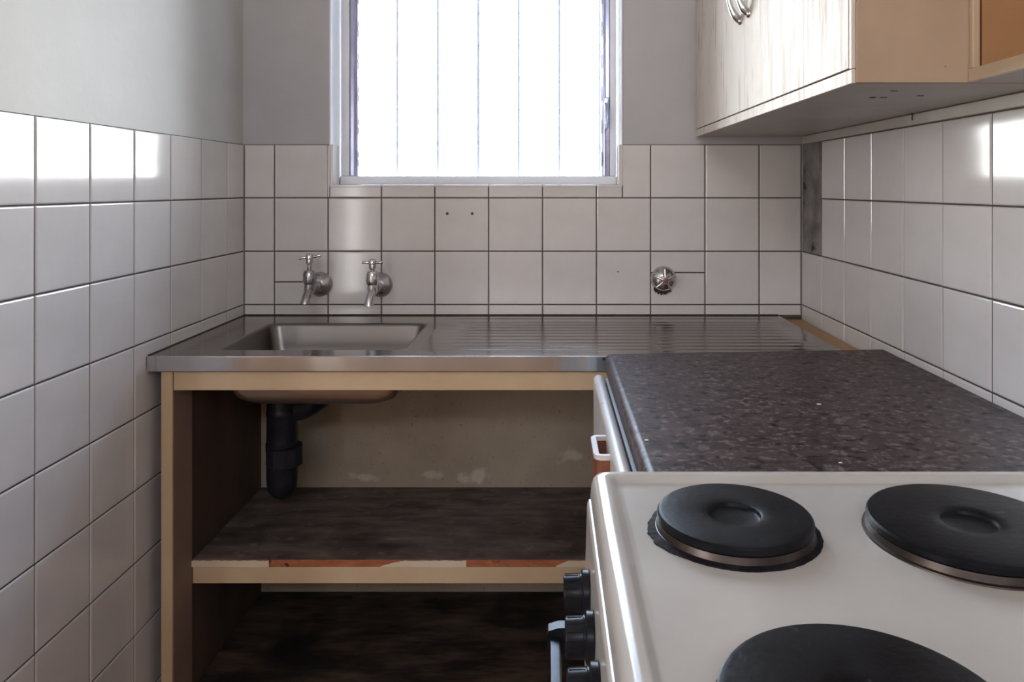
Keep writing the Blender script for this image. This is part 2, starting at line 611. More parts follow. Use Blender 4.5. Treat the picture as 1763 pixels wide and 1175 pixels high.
# left wall
lj = [YB, 2.0065] + [2.0065 - 0.1502 * k for k in range(1, 7)]
lj = [y for y in lj if y > 1.16] + [1.152]
obj('grout', MB().box(XL - PL - 0.001, XL - GB, 1.152, YB, 0.0, ZT[10]), 'grout', wall_left, 0)
for i in range(len(lj) - 1):
    for k in range(len(ZT) - 1):
        tile(wall_left, 'left', lj[i + 1], lj[i], ZT[k], ZT[k + 1])

# right wall: the two upper tiles of the corner column have come off
rj = [YB, 1.9585] + [1.9585 - 0.1502 * k for k in range(1, 12)]
obj('grout', MB().box(XR + GB, XR + PL + 0.001, rj[-1], rj[1], ZT[5], ZT[10])
    .box(XR + GB, XR + PL + 0.001, rj[1], YB, ZT[5], ZT[8] + 0.001), 'grout', wall_right, 0)
for i in range(len(rj) - 1):
    for k in range(5, len(ZT) - 1):
        if i == 0 and k >= 8:
            continue
        tile(wall_right, 'right', rj[i + 1], rj[i], ZT[k], ZT[k + 1])
# bare mortar bed where the tiles are gone, with the imprint line of their joint
b = MB()
ny, nz_ = 10, 20
vs, fs = [], []
for a in range(ny + 1):
    for c in range(nz_ + 1):
        y = rj[1] + (YB - rj[1]) * a / ny
        z = ZT[8] + (ZT[10] - ZT[8]) * c / nz_
        d = 0.0038 + random.uniform(-0.0009, 0.0009) - (0.001 if abs(z - ZT[9]) < 0.012 else 0)
        vs.append((XR + d, y, z))
for a in range(ny):
    for c in range(nz_):
        q = a * (nz_ + 1) + c
        fs.append((q, q + 1, q + nz_ + 2, q + nz_ + 1))
b.add(vs, fs)
mo = obj('mortar_bed', b, 'mortar', wall_right, 60, label='bare grey mortar where two tiles have fallen off')
if mo.data.polygons[0].normal.x > 0:
    mo.data.flip_normals()
# painted timber cleat on top of the right wall's tiles
struct('trim_1', MB().box(XR - 0.006, XR + PL, 0.15, YB - 0.02, ZT[10] + 0.0005, 1.3965, 0.002), 'batten_paint')

# ------------------------------------------------------------------ window
b = MB()     # painted reveal lining
for (xa, xb) in ((WX0 - 0.001, WX0 + 0.004), (WX1 - 0.004, WX1 + 0.001)):
    b.box(xa, xb, YB + 0.001, 2.235, WZ0, WZ1, 0.0015)
b.box(WX0, WX1, YB + 0.001, 2.235, WZ1 - 0.004, WZ1 + 0.001)
obj('reveal', b, 'reveal_paint', wall_back, 30)


def flat_tile(name, x0, x1, y0, y1, z0, z1):
    return obj(name, MB().box(x0, x1, y0, y1, z0, z1, 0.0016, 2), 'tile', wall_back, 30)


flat_tile('tile', WX0 + 0.001, WX0 + 0.011, YB + 0.0005, 2.175, WZ0 + 0.0005, ZT[10])
flat_tile('tile', WX1 - 0.011, WX1 - 0.001, YB + 0.0005, 2.175, WZ0 + 0.0005, ZT[10])
sx = [WX0] + [c for c in cols if WX0 + 0.02 < c < WX1 - 0.02] + [WX1]
for i in range(len(sx) - 1):                        # sill tiles
    flat_tile('tile', sx[i] + 0.0008, sx[i + 1] - 0.0008, YB - 0.001, 2.235, WZ0 - 0.006, WZ0 + 0.0015)

win = struct('window_1', MB()
             .box(-0.601, 0.195, 2.185, 2.235, WZ0 + 0.0015, 1.2885, 0.003)            # bottom rail
             .box(WX0 + 0.004, WX1 - 0.004, 2.2355, 2.255, WZ0 - 0.006, 1.2870)
             .box(-0.601, -0.577, 2.195, 2.245, 1.2885, WZ1 - 0.004, 0.003)             # stiles
             .box(0.176, 0.195, 2.195, 2.245, 1.2885, WZ1 - 0.004, 0.003)
             .box(-0.601, 0.195, 2.195, 2.245, WZ1 - 0.032, WZ1 - 0.004, 0.003), 'window_paint', 30)
PITCH = 0.0945
nbl = 8
for (xa, xb, s) in ((-0.577, -0.554, 1), (0.154, 0.176, -1)):
    obj('louvre_channel', MB().box(xa, xb, 2.205, 2.235, 1.2885, WZ1 - 0.032, 0.002)
        .tube([((xa + xb) / 2 + 0.004 * s, 2.200, 1.29), ((xa + xb) / 2 + 0.004 * s, 2.200, WZ1 - 0.04)], 0.0035, 8), 'window_alu', win, 30)
for k in range(nbl):
    zc = 1.338 + PITCH * k
    tilt = math.radians(9)
    for (x0, x1) in ((-0.554, -0.5515), (0.1515, 0.154)):
        obj('louvre_clip', MB().box(x0, x1, 2.2025, 2.214, zc - 0.022, zc + 0.022, 0.003)
            .tube([(x0, 2.204, zc), (x1, 2.204, zc)], 0.006, 10), 'window_alu', win, 30)
    dy, dz = math.cos(PI / 2 - tilt) * 0.054, math.sin(PI / 2 - tilt) * 0.054
    mb = MB()
    t = 0.0025
    ny_, nz2 = -dz / 0.054 * t, dy / 0.054 * t
    yc = 2.245
    ls = []
    for x in (-0.5535, 0.1535):
        ls.append([(x, yc - dy - ny_, zc + dz - nz2), (x, yc + dy - ny_, zc - dz - nz2),
                   (x, yc + dy + ny_, zc - dz + nz2), (x, yc - dy + ny_, zc + dz + nz2)])
    mb.loops(ls)
    obj('louvre_blade', mb, 'louvre_glass', win, 0)
obj('louvre_lever', MB().tube([(0.163, 2.196, 1.50), (0.166, 2.182, 1.49), (0.167, 2.176, 1.455), (0.166, 2.178, 1.425)],
                              [0.0045, 0.0055, 0.0065, 0.0035], 10)
    .box(0.160, 0.174, 2.188, 2.206, 1.485, 1.515, 0.003), 'window_alu', win, 40)
for k in range(7):                                  # burglar bars outside
    x = -0.5815 + 0.1226 * k
    obj('security_bar', MB().tube([(x, 2.302, 1.258), (x, 2.302, WZ1 + 0.004)], 0.0050, 4, True)
        .box(x - 0.006, x + 0.006, 2.296, 2.308, 1.2575, 1.268, 0.002), 'bar_paint', win, 0)

# narrow hall window behind the camera
struct('window_2', MB().box(RX0, RX0 + 0.03, yr0 + 0.03, yr1 - 0.03, RZ0, RZ1).box(RX1 - 0.03, RX1, yr0 + 0.03, yr1 - 0.03, RZ0, RZ1)
       .box(RX0 + 0.03, RX1 - 0.03, yr0 + 0.03, yr1 - 0.03, RZ0, RZ0 + 0.03).box(RX0 + 0.03, RX1 - 0.03, yr0 + 0.03, yr1 - 0.03, RZ1 - 0.03, RZ1), 'window_paint')

struct('fill_window_4', MB().box(TX0, TX0 + 0.03, yr0 + 0.03, yr1 - 0.03, TZ0, TZ1).box(TX1 - 0.03, TX1, yr0 + 0.03, yr1 - 0.03, TZ0, TZ1)  # unseen transom, added as fill light for the back wall
       .box(TX0 + 0.03, TX1 - 0.03, yr0 + 0.03, yr1 - 0.03, TZ0, TZ0 + 0.03).box(TX0 + 0.03, TX1 - 0.03, yr0 + 0.03, yr1 - 0.03, TZ1 - 0.03, TZ1), 'window_paint')
struct('fill_window_3', MB().box(XH - 0.09, XH - 0.04, HY0, HY0 + 0.05, HZ0, HZ1).box(XH - 0.09, XH - 0.04, HY1 - 0.05, HY1, HZ0, HZ1)  # unseen hall window, added to brighten the room from the left
       .box(XH - 0.09, XH - 0.04, HY0 + 0.05, HY1 - 0.05, HZ0, HZ0 + 0.05).box(XH - 0.09, XH - 0.04, HY0 + 0.05, HY1 - 0.05, HZ1 - 0.05, HZ1)
       .box(XH - 0.09, XH - 0.04, -0.79, -0.76, HZ0 + 0.05, HZ1 - 0.05), 'window_paint')

# ------------------------------------------------------------------ sink base unit (open carcass)
YF = 1.600        # front of the sink top
ZS = 0.900        # sink top surface
unit = thing('sink_base_unit', (-0.10, 1.86, 0), 'open cream painted wooden base unit with two dirty shelves under the steel sink', 'cabinet')
obj('front_edging', MB().box(-0.822, -0.7975, 1.609, 1.6145, 0, 0.866, 0.002), 'cream_paint', unit)
obj('side_post', MB().box(-0.822, -0.7975, 1.615, 1.699, 0, 0.866, 0.001), 'brown_board', unit, 0, label='brown side post behind the cream edging')
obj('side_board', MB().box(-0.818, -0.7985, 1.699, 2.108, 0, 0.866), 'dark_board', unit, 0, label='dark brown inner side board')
obj('front_rail', MB().box(-0.797, 0.66, 1.612, 1.632, 0.8245, 0.866, 0.002), 'cream_paint', unit)
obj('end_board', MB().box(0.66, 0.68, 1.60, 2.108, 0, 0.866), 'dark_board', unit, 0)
shelf = obj('shelf', MB().box(-0.797, 0.659, 1.699, 2.109, 0.4072, 0.4232, 0.001), 'dirty_shelf', unit, 0, label='grimy dark wooden shelf board')
obj('shelf_batten', MB().box(-0.796, 0.659, 1.6965, 1.716, 0.3705, 0.4070, 0.002), 'cream_paint', unit)
core = obj('edge_core', MB().box(-0.796, 0.659, 1.6968, 1.6989, 0.4076, 0.4228), 'chip_core', shelf, 0, label='reddish bare chipboard edge')


def ragged(x0, x1, left, right):
    """piece of cream edging whose broken ends and upper edge are ragged"""
    n = max(8, int((x1 - x0) / 0.006))
    bot, top = [], []
    for k in range(n + 1):
        t = k / n
        x = x0 + (x1 - x0) * t
        h = 0.0150 - random.uniform(0, 0.0016)
        if left and t * (x1 - x0) < left:
            h *= 0.12 + 0.88 * (t * (x1 - x0) / left) ** 0.8
        if right and (1 - t) * (x1 - x0) < right:
            h *= 0.12 + 0.88 * ((1 - t) * (x1 - x0) / right) ** 0.8
        bot.append(x)
        top.append(h)
    mb = MB()
    ls = []
    for x, h in zip(bot, top):
        ls.append([(x, 1.6952, 0.4076), (x, 1.6968, 0.4076), (x, 1.6968, 0.4076 + h), (x, 1.6952, 0.4076 + h)])
    return mb.loops(ls)


for (p0, p1, le, ri) in ((330, 463, 0, 0), (656, 803, 0.05, 0.0), (957, 1250, 0.03, 0.04), (1250, 1440, 0.0, 0)):
    obj('edging_strip', ragged(px_x(p0, 1.697), min(px_x(p1, 1.697), 0.659), le, ri), 'cream_veneer', shelf, 0)
obj('bottom_board', MB().box(-0.797, 0.659, 1.64, 2.109, 0.115, 0.133, 0.001), 'dirty_bottom', unit, 0, label='blackened bottom board')
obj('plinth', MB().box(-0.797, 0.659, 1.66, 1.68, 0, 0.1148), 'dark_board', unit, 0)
# wooden packing strip in the gap between the sink top and the right wall
obj('packing_strip', MB().box(0.6405, 0.7005, 1.60, 2.112, 0.8665, 0.8890, 0.001), 'yellow_wood', unit, 0, label='yellow-brown bare wood strip at the wall')

# ------------------------------------------------------------------ sink
sink = thing('kitchen_sink', (-0.10, 1.86, 0.8665), 'stainless steel kitchen sink with bowl on the left and ribbed drainboard', 'sink')
SX0, SX1 = XL + 0.002, 0.638
YBK = YB - 0.004
BX0, BX1, BY0, BY1, BR = -0.731, -0.314, 1.661, 1.990, 0.026
XM = -0.285
mb = MB()
hole = rrect(BX0, BX1, BY0, BY1, BR, ZS, 8)
nn = len(hole)
# outer ring: matched to the hole by side
outer = []
for (x, y, z) in hole:
    cx, cy = (BX0 + BX1) / 2, (BY0 + BY1) / 2
    outer.append([x, y])
n1 = 9
for q in range(4):
    for k in range(n1):
        i = q * n1 + k
        t = k / (n1 - 1)
        if q == 0:      # corner x1,y0 : bottom side then right side
            px, py = (XM, YF + 0.004) if k == n1 // 2 else ((hole[i][0] + (XM - BX1) * (t * 2 if t < .5 else 1), YF + 0.004) if t < .5 else (XM, hole[i][1] + (YF + 0.004 - BY0) * (2 - 2 * t)))
        elif q == 1:
            px, py = (XM, YBK) if k == n1 // 2 else ((XM, hole[i][1] + (YBK - BY1) * (2 * t)) if t < .5 else (hole[i][0] + (XM - BX1) * (2 - 2 * t), YBK))
        elif q == 2:
            px, py = (SX0, YBK) if k == n1 // 2 else ((hole[i][0] + (SX0 - BX0) * (2 * t), YBK) if t < .5 else (SX0, hole[i][1] + (YBK - BY1) * (2 - 2 * t)))
        else:
            px, py = (SX0, YF + 0.004) if k == n1 // 2 else ((SX0, hole[i][1] + (YF + 0.004 - BY0) * (2 * t)) if t < .5 else (hole[i][0] + (SX0 - BX0) * (2 - 2 * t), YF + 0.004))
        outer[i] = (px, py, ZS)
mb.loops([outer, hole], False, False)
# ribbed drainboard
nx_, nyg = 46, 110
gx = [XM + (SX1 - XM) * i / nx_ for i in range(nx_ + 1)]
gy = [YF + 0.004 + (YBK - YF - 0.004) * j / nyg for j in range(nyg + 1)]


def sstep(a, c, t):
    t = max(0, min(1, (t - a) / (c - a)))
    return t * t * (3 - 2 * t)


def drain_z(x, y):
    m = sstep(-0.25, -0.19, x) * (1 - sstep(0.56, 0.60, x)) * sstep(1.66, 1.68, y) * (1 - sstep(2.03, 2.05, y))
    pan = sstep(-0.285, -0.255, x) * (1 - sstep(0.60, 0.618, x)) * sstep(1.635, 1.655, y) * (1 - sstep(2.055, 2.075, y))
    w = math.sin((y - 1.67) / 0.0375 * 2 * PI)
    return ZS - 0.0025 * pan + 0.0019 * m * max(w, -0.2)


vs = [(x, y, drain_z(x, y)) for x in gx for y in gy]
fs = []
for i in range(nx_):
    for j in range(nyg):
        q = i * (nyg + 1) + j
        fs.append((q, q + nyg + 1, q + nyg + 2, q + 1))
mb.add(vs, fs)
top = obj('sink_top', mb, 'steel', sink, 60)
if sum(p.normal.z * p.area for p in top.data.polygons) < 0:
    top.data.flip_normals()
# folded front lip
prof = [(YF + 0.0045, ZS), (YF + 0.0012, ZS - 0.0006), (YF, ZS - 0.0022), (YF, ZS - 0.0315), (YF + 0.0012, ZS - 0.0330),
        (YF + 0.010, ZS - 0.0330), (YF + 0.010, ZS - 0.0315), (YF + 0.0015, ZS - 0.0300), (YF + 0.0015, ZS - 0.004), (YF + 0.0045, ZS - 0.001)]
obj('front_lip', MB().loops([[(x, p[0], p[1]) for p in prof] for x in (SX0, 0.09, SX1)]), 'steel_lip', sink, 0)
# bowl pressed down from the hole
bl = []
for (ins, z, r) in ((0, ZS, BR), (0.003, ZS - 0.0008, BR), (0.0058, ZS - 0.003, BR - 0.001), (0.0075, ZS - 0.008, BR), (0.014, ZS - 0.055, 0.030),
                    (0.021, ZS - 0.098, 0.034), (0.029, ZS - 0.115, 0.040), (0.043, ZS - 0.127, 0.05), (0.058, ZS - 0.132, 0.055)):
    rr = rrect(BX0 + ins, BX1 - ins, BY0 + ins, BY1 - ins, r, z, 8)
    bl.append(rr)
bcx, bcy = -0.655, 1.86
dr = []
base = bl[-1]
for (x, y, z) in base:
    a = math.atan2(y - bcy, x - bcx)
    dr.append((bcx + 0.034 * math.cos(a), bcy + 0.034 * math.sin(a), ZS - 0.134))
bl.append(dr)
bowl = obj('bowl', MB().loops(bl, False, False), 'steel_bowl', sink, 60)
shell = [[(x + 0.0022 * (1 if x > (BX0 + BX1) / 2 else -1), y + 0.0022 * (1 if y > (BY0 + BY1) / 2 else -1), z - 0.002) for (x, y, z) in l] for l in bl[2:-1]]
obj('bowl_underside', MB().loops(shell, False, True), 'bowl_coating', sink, 60, label='dull bronze underside of the bowl')
obj('waste_outlet', MB().lathe([(0.040, 0.0005), (0.036, 0.002), (0.030, 0.0), (0.022, -0.004), (0.022, -0.03), (0.030, -0.03), (0.036, -0.004), (0.040, -0.0005)],
                               (bcx, bcy, ZS - 0.1335), 'z', 28, False, False), 'chrome_dull', sink, 40)
obj('sealant', MB().box(SX0, 0.636, YBK - 0.003, YB - 0.0003, ZS - 0.002, ZS + 0.003, 0.001)
    .box(XL + 0.0004, XL + 0.004, YF + 0.006, YBK, ZS - 0.002, ZS + 0.002, 0.001), 'grime', sink, 0, label='dark grimy joint along the tiles')
# waste trap
tx, ty = -0.667, 1.90
trap = obj('waste_trap', MB().lathe([(0.020, 0.775), (0.034, 0.772), (0.037, 0.765), (0.037, 0.700), (0.0385, 0.698), (0.0385, 0.690), (0.037, 0.688), (0.0375, 0.62), (0.0395, 0.618), (0.0395, 0.60),
                                     (0.0385, 0.598), (0.0375, 0.525), (0.034, 0.502), (0.026, 0.488), (0.014, 0.4800), (0.003, 0.4775)],
                                    (tx, ty, 0), 'z', 28), 'black_pvc', sink, 40, label='black plastic waste trap below the bowl')
obj('trap_nut', MB().lathe([(0.036, 0.0), (0.0445, 0.004), (0.0445, 0.05), (0.036, 0.054)], (tx + 0.006, ty, 0.56), 'z', 10), 'black_pvc', trap, 30)
obj('trap_elbow', MB().tube([(tx + 0.01, ty + 0.005, 0.693), (tx + 0.05, ty + 0.02, 0.703), (tx + 0.085, ty + 0.05, 0.720), (tx + 0.10, ty + 0.10, 0.730), (tx + 0.102, 2.106, 0.733)],
                            [0.030, 0.032, 0.030, 0.027, 0.027], 16).lathe([(0.036, -0.012), (0.036, 0.012)], (tx + 0.102, 2.02, 0.732), 'y', 18), 'black_pvc', trap, 40)
# ------------------------------------------------------------------ wall taps


def tap(x, z, label, turn, body_y, mtl, rose_m, spout_len, ang, rise):
    t = thing('bib_tap', (x, YB, z), label, 'tap', 'bib taps over the sink')
    rz = z
    obj('rose', MB().lathe([(0.0345, 0.0), (0.0345, 0.002), (0.032, 0.006), (0.024, 0.013), (0.015, 0.018), (0.013, 0.019)], (x, YB - 0.0003, rz), '-y', 32), rose_m, t, 40)
    yb = body_y
    bx = x + 0.0
    b1 = MB().tube([(x, YB - 0.012, rz), (x, YB - 0.03, rz), (bx, yb, rz)], [0.0115, 0.0105, 0.0115], 16)
    b1.lathe([(0.0125, -0.004), (0.0145, 0.0), (0.0145, 0.008), (0.0125, 0.012)], (x, YB - 0.040, rz), '-y', 6)
    b1.lathe([(0.004, -0.016), (0.0115, -0.012), (0.0135, 0.0), (0.0125, 0.012), (0.0155, 0.014), (0.0165, 0.020), (0.0165, 0.040), (0.013, 0.048), (0.006, 0.050)], (bx, yb, rz), 'z', 20)
    body = obj('body', b1, mtl, t, 40)
    obj('spout', MB().tube([(bx, yb + 0.002, rz - 0.002), (bx - 0.001, yb - 0.012, rz - 0.012), (bx - 0.003, yb - 0.020, rz - 0.026), (bx - 0.004, yb - 0.022, rz - spout_len + 0.006), (bx - 0.004, yb - 0.022, rz - spout_len)],
                           [0.011, 0.0105, 0.0105, 0.0115, 0.0135], 16), mtl, t, 40)
    obj('spindle', MB().lathe([(0.0055, 0.046), (0.0055, 0.066 + rise), (0.009, 0.068 + rise), (0.0095, 0.078 + rise), (0.007, 0.082 + rise)], (bx, yb, rz), 'z', 16), 'chrome_dull', t, 40)
    hz = rz + 0.0805 + rise
    hb = MB().lathe([(0.006, -0.004), (0.0105, 0.0), (0.0105, 0.006), (0.008, 0.011), (0.003, 0.013)], (bx, yb, hz), 'z', 16)
    for k in range(2):
        a = turn + PI * k
        c, s = math.cos(a), math.sin(a)
        hb.tube([(bx + c * 0.006, yb + s * 0.006, hz + 0.003), (bx + c * 0.020, yb + s * 0.020, hz + 0.0035 + ang * 0.01 * c), (bx + c * 0.0275, yb + s * 0.0275, hz + 0.004 + ang * 0.018 * c)], [0.0042, 0.0034, 0.0040], 10)
    obj('cross_handle', hb, 'chrome', t, 40)
    return t


tap(px_x(551.5), px_z(489.5), 'tarnished chrome wall tap nearest the left tiled wall, over the sink bowl', 0.35, YB - 0.096, 'chrome_dull', 'rose_metal', 0.036, 0.2, 0.0)
tap(px_x(655), px_z(490.5), 'shinier chrome wall tap further from the corner, with a flared spout', 0.0, YB - 0.096, 'chrome', 'rose_metal', 0.040, 0.0, -0.0125)

# stop valve with its cross handle towards the room
vx, vz = px_x(1142), px_z(480)
sv = thing('stop_valve', (vx, YB, vz), 'round chrome stop valve with cross handle on the tiles above the drainboard', 'valve')
obj('rose', MB().lathe([(0.0355, 0.0), (0.0355, 0.003), (0.033, 0.009), (0.026, 0.017), (0.015, 0.022), (0.011, 0.023)], (vx, YB - 0.0003, vz), '-y', 36), 'chrome', sv, 40)
hb = MB().lathe([(0.008, 0.018), (0.008, 0.038), (0.0095, 0.040), (0.0095, 0.048), (0.007, 0.051)], (vx, YB, vz), '-y', 18)
for a in (math.radians(25), math.radians(94), math.radians(160), math.radians(218), math.radians(300)):
    c, s = math.cos(a), math.sin(a)
    L_ = 0.030
    hb.tube([(vx + c * 0.005, YB - 0.044, vz + s * 0.005), (vx + c * 0.018, YB - 0.043, vz + s * 0.018), (vx + c * L_, YB - 0.040, vz + s * L_)], [0.0042, 0.0032, 0.0036], 10)
obj('cross_handle', hb, 'chrome', sv, 40)
obj('cap', MB().lathe([(0.0065, 0.0505), (0.0065, 0.053), (0.004, 0.0545)], (vx, YB, vz), '-y', 16), 'red_cap', sv, 40, label='dull red cap')
g = []
for k in range(26):
    t = k / 25
    x = vx - 0.027 + 0.050 * t
    dz = 0.034 + 0.010 * math.sin(PI * t) + random.uniform(-0.003, 0.003)
    g.append((x, dz))
ls = []
for (x, dz) in g:
    ls.append([(x, YB - 0.0030, vz - 0.012), (x, YB - 0.0002, vz - 0.012), (x, YB - 0.0002, vz - dz), (x, YB - 0.0022, vz - dz)])
obj('old_sealant', MB().loops(ls), 'grime', sv, 0, label='crumbling dark filler under the rose')

# small marks on the tiles: two plugged screw holes
for p, q in ((770, 368), (813, 368)):
    obj('screw_hole', MB().lathe([(0.0042, 0.0), (0.0042, 0.0006), (0.0024, 0.0009), (0.0014, 0.0002)], (px_x(p), YB - 0.0002, px_z(q)), '-y', 12), 'screw_hole', wall_back, 40)
for p, q in ((1064, 468),):
    obj('screw_hole', MB().lathe([(0.0022, 0.0), (0.0022, 0.0006), (0.0012, 0.0008), (0.0008, 0.0002)], (px_x(p), YB - 0.0002, px_z(q)), '-y', 10), 'screw_hole', wall_back, 40)

# ------------------------------------------------------------------ worktop and base cabinet on the right
ZW = 0.915
WXL = 0.1150
wt = MB()
yn = 0.905
rad = 0.012
lps = []
pr = [(0.022, ZW - 0.035), (0.0035, ZW - 0.035), (0.0008, ZW - 0.0335), (0.0, ZW - 0.030)]
for k in range(0, 7):
    a = PI / 2 * k / 6
    pr.append((rad - rad * math.cos(a), ZW - rad + rad * math.sin(a)))
xr = XR - 0.0008
slope = 0.045 / (xr - WXL)
for y, sk in ((yn, 0.0), (1.552, slope)):
    l = [(WXL + dx, y + sk * dx, z) for dx, z in pr]
    l += [(xr, y + sk * (xr - WXL), ZW), (xr, y + sk * (xr - WXL), ZW - 0.035)]
    lps.append(l)
wt.loops(lps)
wtop = tagged(obj('worktop', wt, 'worktop_laminate', None, 40, wn=True), 'dark granite pattern laminate worktop between the steel sink and the stove', 'worktop')
for (p, q, s) in ((1410, 697, 0.0032), (1113, 759, 0.0026), (1447, 798, 0.0022)):
    d = (H - ZW) * FPX / (q - 323)
    x = px_x(p, d)
    obj('paint_fleck', MB().box(x - s, x + s, d - s * 0.6, d + s * 0.6, ZW + 0.0001, ZW + 0.0012, 0.0005), 'white_fleck', wtop, 0)

bc = thing('base_cabinet', (0.40, 1.20, 0), 'white base cabinet with rounded door edge under the dark worktop', 'cabinet')
obj('carcass', MB().box(0.1112, 0.690, 0.915, 1.50, 0.10, ZW - 0.0355).box(0.17, 0.66, 0.93, 1.48, 0, 0.0998), 'carcass_grey', bc, 0)
dl = []
for y, r in ((0.920, 0.0095), (1.490, 0.0095)):
    x0, x1, zt = 0.0875, 0.1085, 0.8880
    l = [(x1, y, 0.11), (x0, y, 0.11)]
    for k in range(9):
        a = PI - PI * k / 8
        l.append(((x0 + x1) / 2 + (x1 - x0) / 2 * math.cos(a), y, zt - 0.0105 + 0.0105 * math.sin(a)))
    dl.append(l)
door = obj('door', MB().loops(dl), 'white_laminate', bc, 40, wn=True)
obj('door_gap_shade', MB().box(0.1086, 0.1111, 0.925, 1.485, 0.115, 0.872), 'gap_shade', bc, 0, label='black strip standing for the shade in the gap behind the door')


def d_loop(z, i, hx0=0.0645, hx1=0.0878, hy0=1.084, hy1=1.176):
    """outline of the D handle inset by i, open ends run into the door"""
    r = 0.012
    pts = [(hx1, hy0 + i)]
    for k in range(7):
        a = -PI / 2 - PI / 2 * k / 6
        pts.append((hx0 + r + (r - i) * math.cos(a), hy0 + r + (r - i) * math.sin(a)))
    for k in range(7):
        a = PI - PI / 2 * k / 6
        pts.append((hx0 + r + (r - i) * math.cos(a), hy1 - r + (r - i) * math.sin(a)))
    pts.append((hx1, hy1 - i))
    return [(x, y, z) for x, y in pts]


def d_handle(z0, z1, i0, i1):
    o0, o1, i_1, i_0 = d_loop(z0, i0), d_loop(z1, i0), d_loop(z1, i1), d_loop(z0, i1)
    n = len(o0)
    ls = [[o0[k], o1[k], i_1[k], i_0[k]] for k in range(n)]
    return MB().loops(ls)


hd = obj('handle', d_handle(0.828, 0.8655, 0.001, 0.0095), 'handle_brown', door, 40, label='brown plastic pull handle')
obj('handle_cap', d_handle(0.8657, 0.8725, 0.0, 0.0075), 'handle_white', door, 40, label='off-white cap of the handle')

# ------------------------------------------------------------------ wall cupboard
CX, CB, CT = 0.412, 1.3975, 2.12
CY0, CY1 = 1.0265, 2.110
cab = thing('wall_cupboard', (0.55, 1.57, CB), 'cream two-door wall cupboard hanging above the tiles beside the window', 'cupboard')
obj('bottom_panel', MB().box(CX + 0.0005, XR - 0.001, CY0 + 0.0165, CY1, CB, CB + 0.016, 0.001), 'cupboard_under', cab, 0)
obj('side_panel', MB().box(CX + 0.0032, XR - 0.001, CY0, CY0 + 0.016, CB, CT, 0.001), 'cupboard_side', cab, 0, label='tan brown end panel')
obj('side_panel', MB().box(CX + 0.0035, XR - 0.001, CY1 - 0.016, CY1, CB + 0.0165, CT, 0.001), 'cupboard_cream', cab, 0)
obj('top_panel', MB().box(CX + 0.0035, XR - 0.001, CY0 + 0.0165, CY1 - 0.0165, CT - 0.016, CT, 0.001), 'cupboard_cream', cab, 0)
obj('back_panel', MB().box(XR - 0.0006, XR + PL - 0.0004, CY0 + 0.002, CY1 - 0.002, CB + 0.02, CT), 'cupboard_side', cab, 0)
obj('bottom_rail', MB().box(CX - 0.003, CX + 0.003, CY0, CY1, CB - 0.001, CB + 0.0185, 0.0015), 'cupboard_cream', cab, 30)
obj('edge_stile', MB().box(CX - 0.003, CX + 0.003, CY0, CY0 + 0.009, CB + 0.019, CT, 0.0015), 'cupboard_cream', cab, 30)
ymid = 1.585
for (y0, y1, hy) in ((CY0 + 0.0105, ymid - 0.0005, ymid - 0.034), (ymid + 0.0005, CY1 - 0.002, ymid + 0.034)):
    d = obj('door', MB().box(CX - 0.0035, CX + 0.003, y0, y1, CB + 0.0205, CT, 0.0015), 'cupboard_cream', cab, 30)
    zb = 1.609
    pts, rd = [], []
    for k in range(15):
        t = k / 14
        zz = zb + 0.125 * t
        bow = math.sin(PI * t) ** 0.75
        pts.append((CX - 0.0045 - 0.026 * bow, hy, zz))
        rd.append(0.0046 + 0.0060 * abs(2 * t - 1) ** 2.2 * (1 - 0.75 * sstep(0.90, 1.0, abs(2 * t - 1))))
    hm = MB().tube(pts, rd, 12)
    hm.lathe([(0.0085, 0.0), (0.008, 0.003), (0.006, 0.006)], (CX - 0.0036, hy, zb + 0.001), '-x', 14)
    hm.lathe([(0.0085, 0.0), (0.008, 0.003), (0.006, 0.006)], (CX - 0.0036, hy, zb + 0.124), '-x', 14)
    obj('handle', hm, 'chrome', d, 40, label='curved chrome bow handle')

bp_ = [o for o in cab.children if o.name.startswith('bottom_panel')][0]
for (x, y, w, l) in ((0.510, 1.196, 0.004, 0.006), (0.527, 1.196, 0.005, 0.0025), (0.506, 1.114, 0.005, 0.0022), (0.5736, 1.173, 0.005, 0.0022)):
    obj('scuff_mark', MB().box(x - w, x + w, y - l, y + l, CB - 0.0006, CB + 0.0001, 0.0002), 'grime', bp_, 0)
# shallow open shelf box that carries on from the cupboard above the stove
SXF = 0.567
shf = thing('open_wall_shelf', (0.635, 0.70, CB), 'shallow open brown shelf box on the right wall above the stove', 'shelf')
sy0, sy1 = 0.15, CY0 - 0.0012
obj('bottom_panel', MB().box(SXF + 0.001, XR - 0.001, sy0, sy1, CB, CB + 0.016), 'cupboard_under', shf, 0)
obj('end_panel', MB().box(SXF + 0.014, XR - 0.001, sy1 - 0.006, sy1, CB + 0.0165, CT), 'shelf_inside', shf, 0)
obj('end_panel', MB().box(SXF + 0.014, XR - 0.001, sy0, sy0 + 0.006, CB + 0.0165, CT), 'shelf_inside', shf, 0)
obj('back_panel', MB().box(XR - 0.0008, XR + PL - 0.0004, sy0 + 0.007, sy1 - 0.007, CB + 0.017, CT), 'shelf_inside', shf, 0)
obj('top_panel', MB().box(SXF + 0.014, XR - 0.001, sy0 + 0.0065, sy1 - 0.0065, CT - 0.016, CT), 'shelf_inside', shf, 0)
obj('front_stile', MB().box(SXF, SXF + 0.010, sy1 - 0.009, sy1, CB + 0.0185, CT, 0.001), 'shelf_frame', shf, 0)
obj('front_stile', MB().box(SXF, SXF + 0.010, sy0, sy0 + 0.009, CB + 0.0185, CT, 0.001), 'shelf_frame', shf, 0)
obj('front_rail', MB().box(SXF - 0.001, SXF + 0.0135, sy0, sy1, CB + 0.0005, CB + 0.018, 0.001), 'shelf_frame', shf, 0)
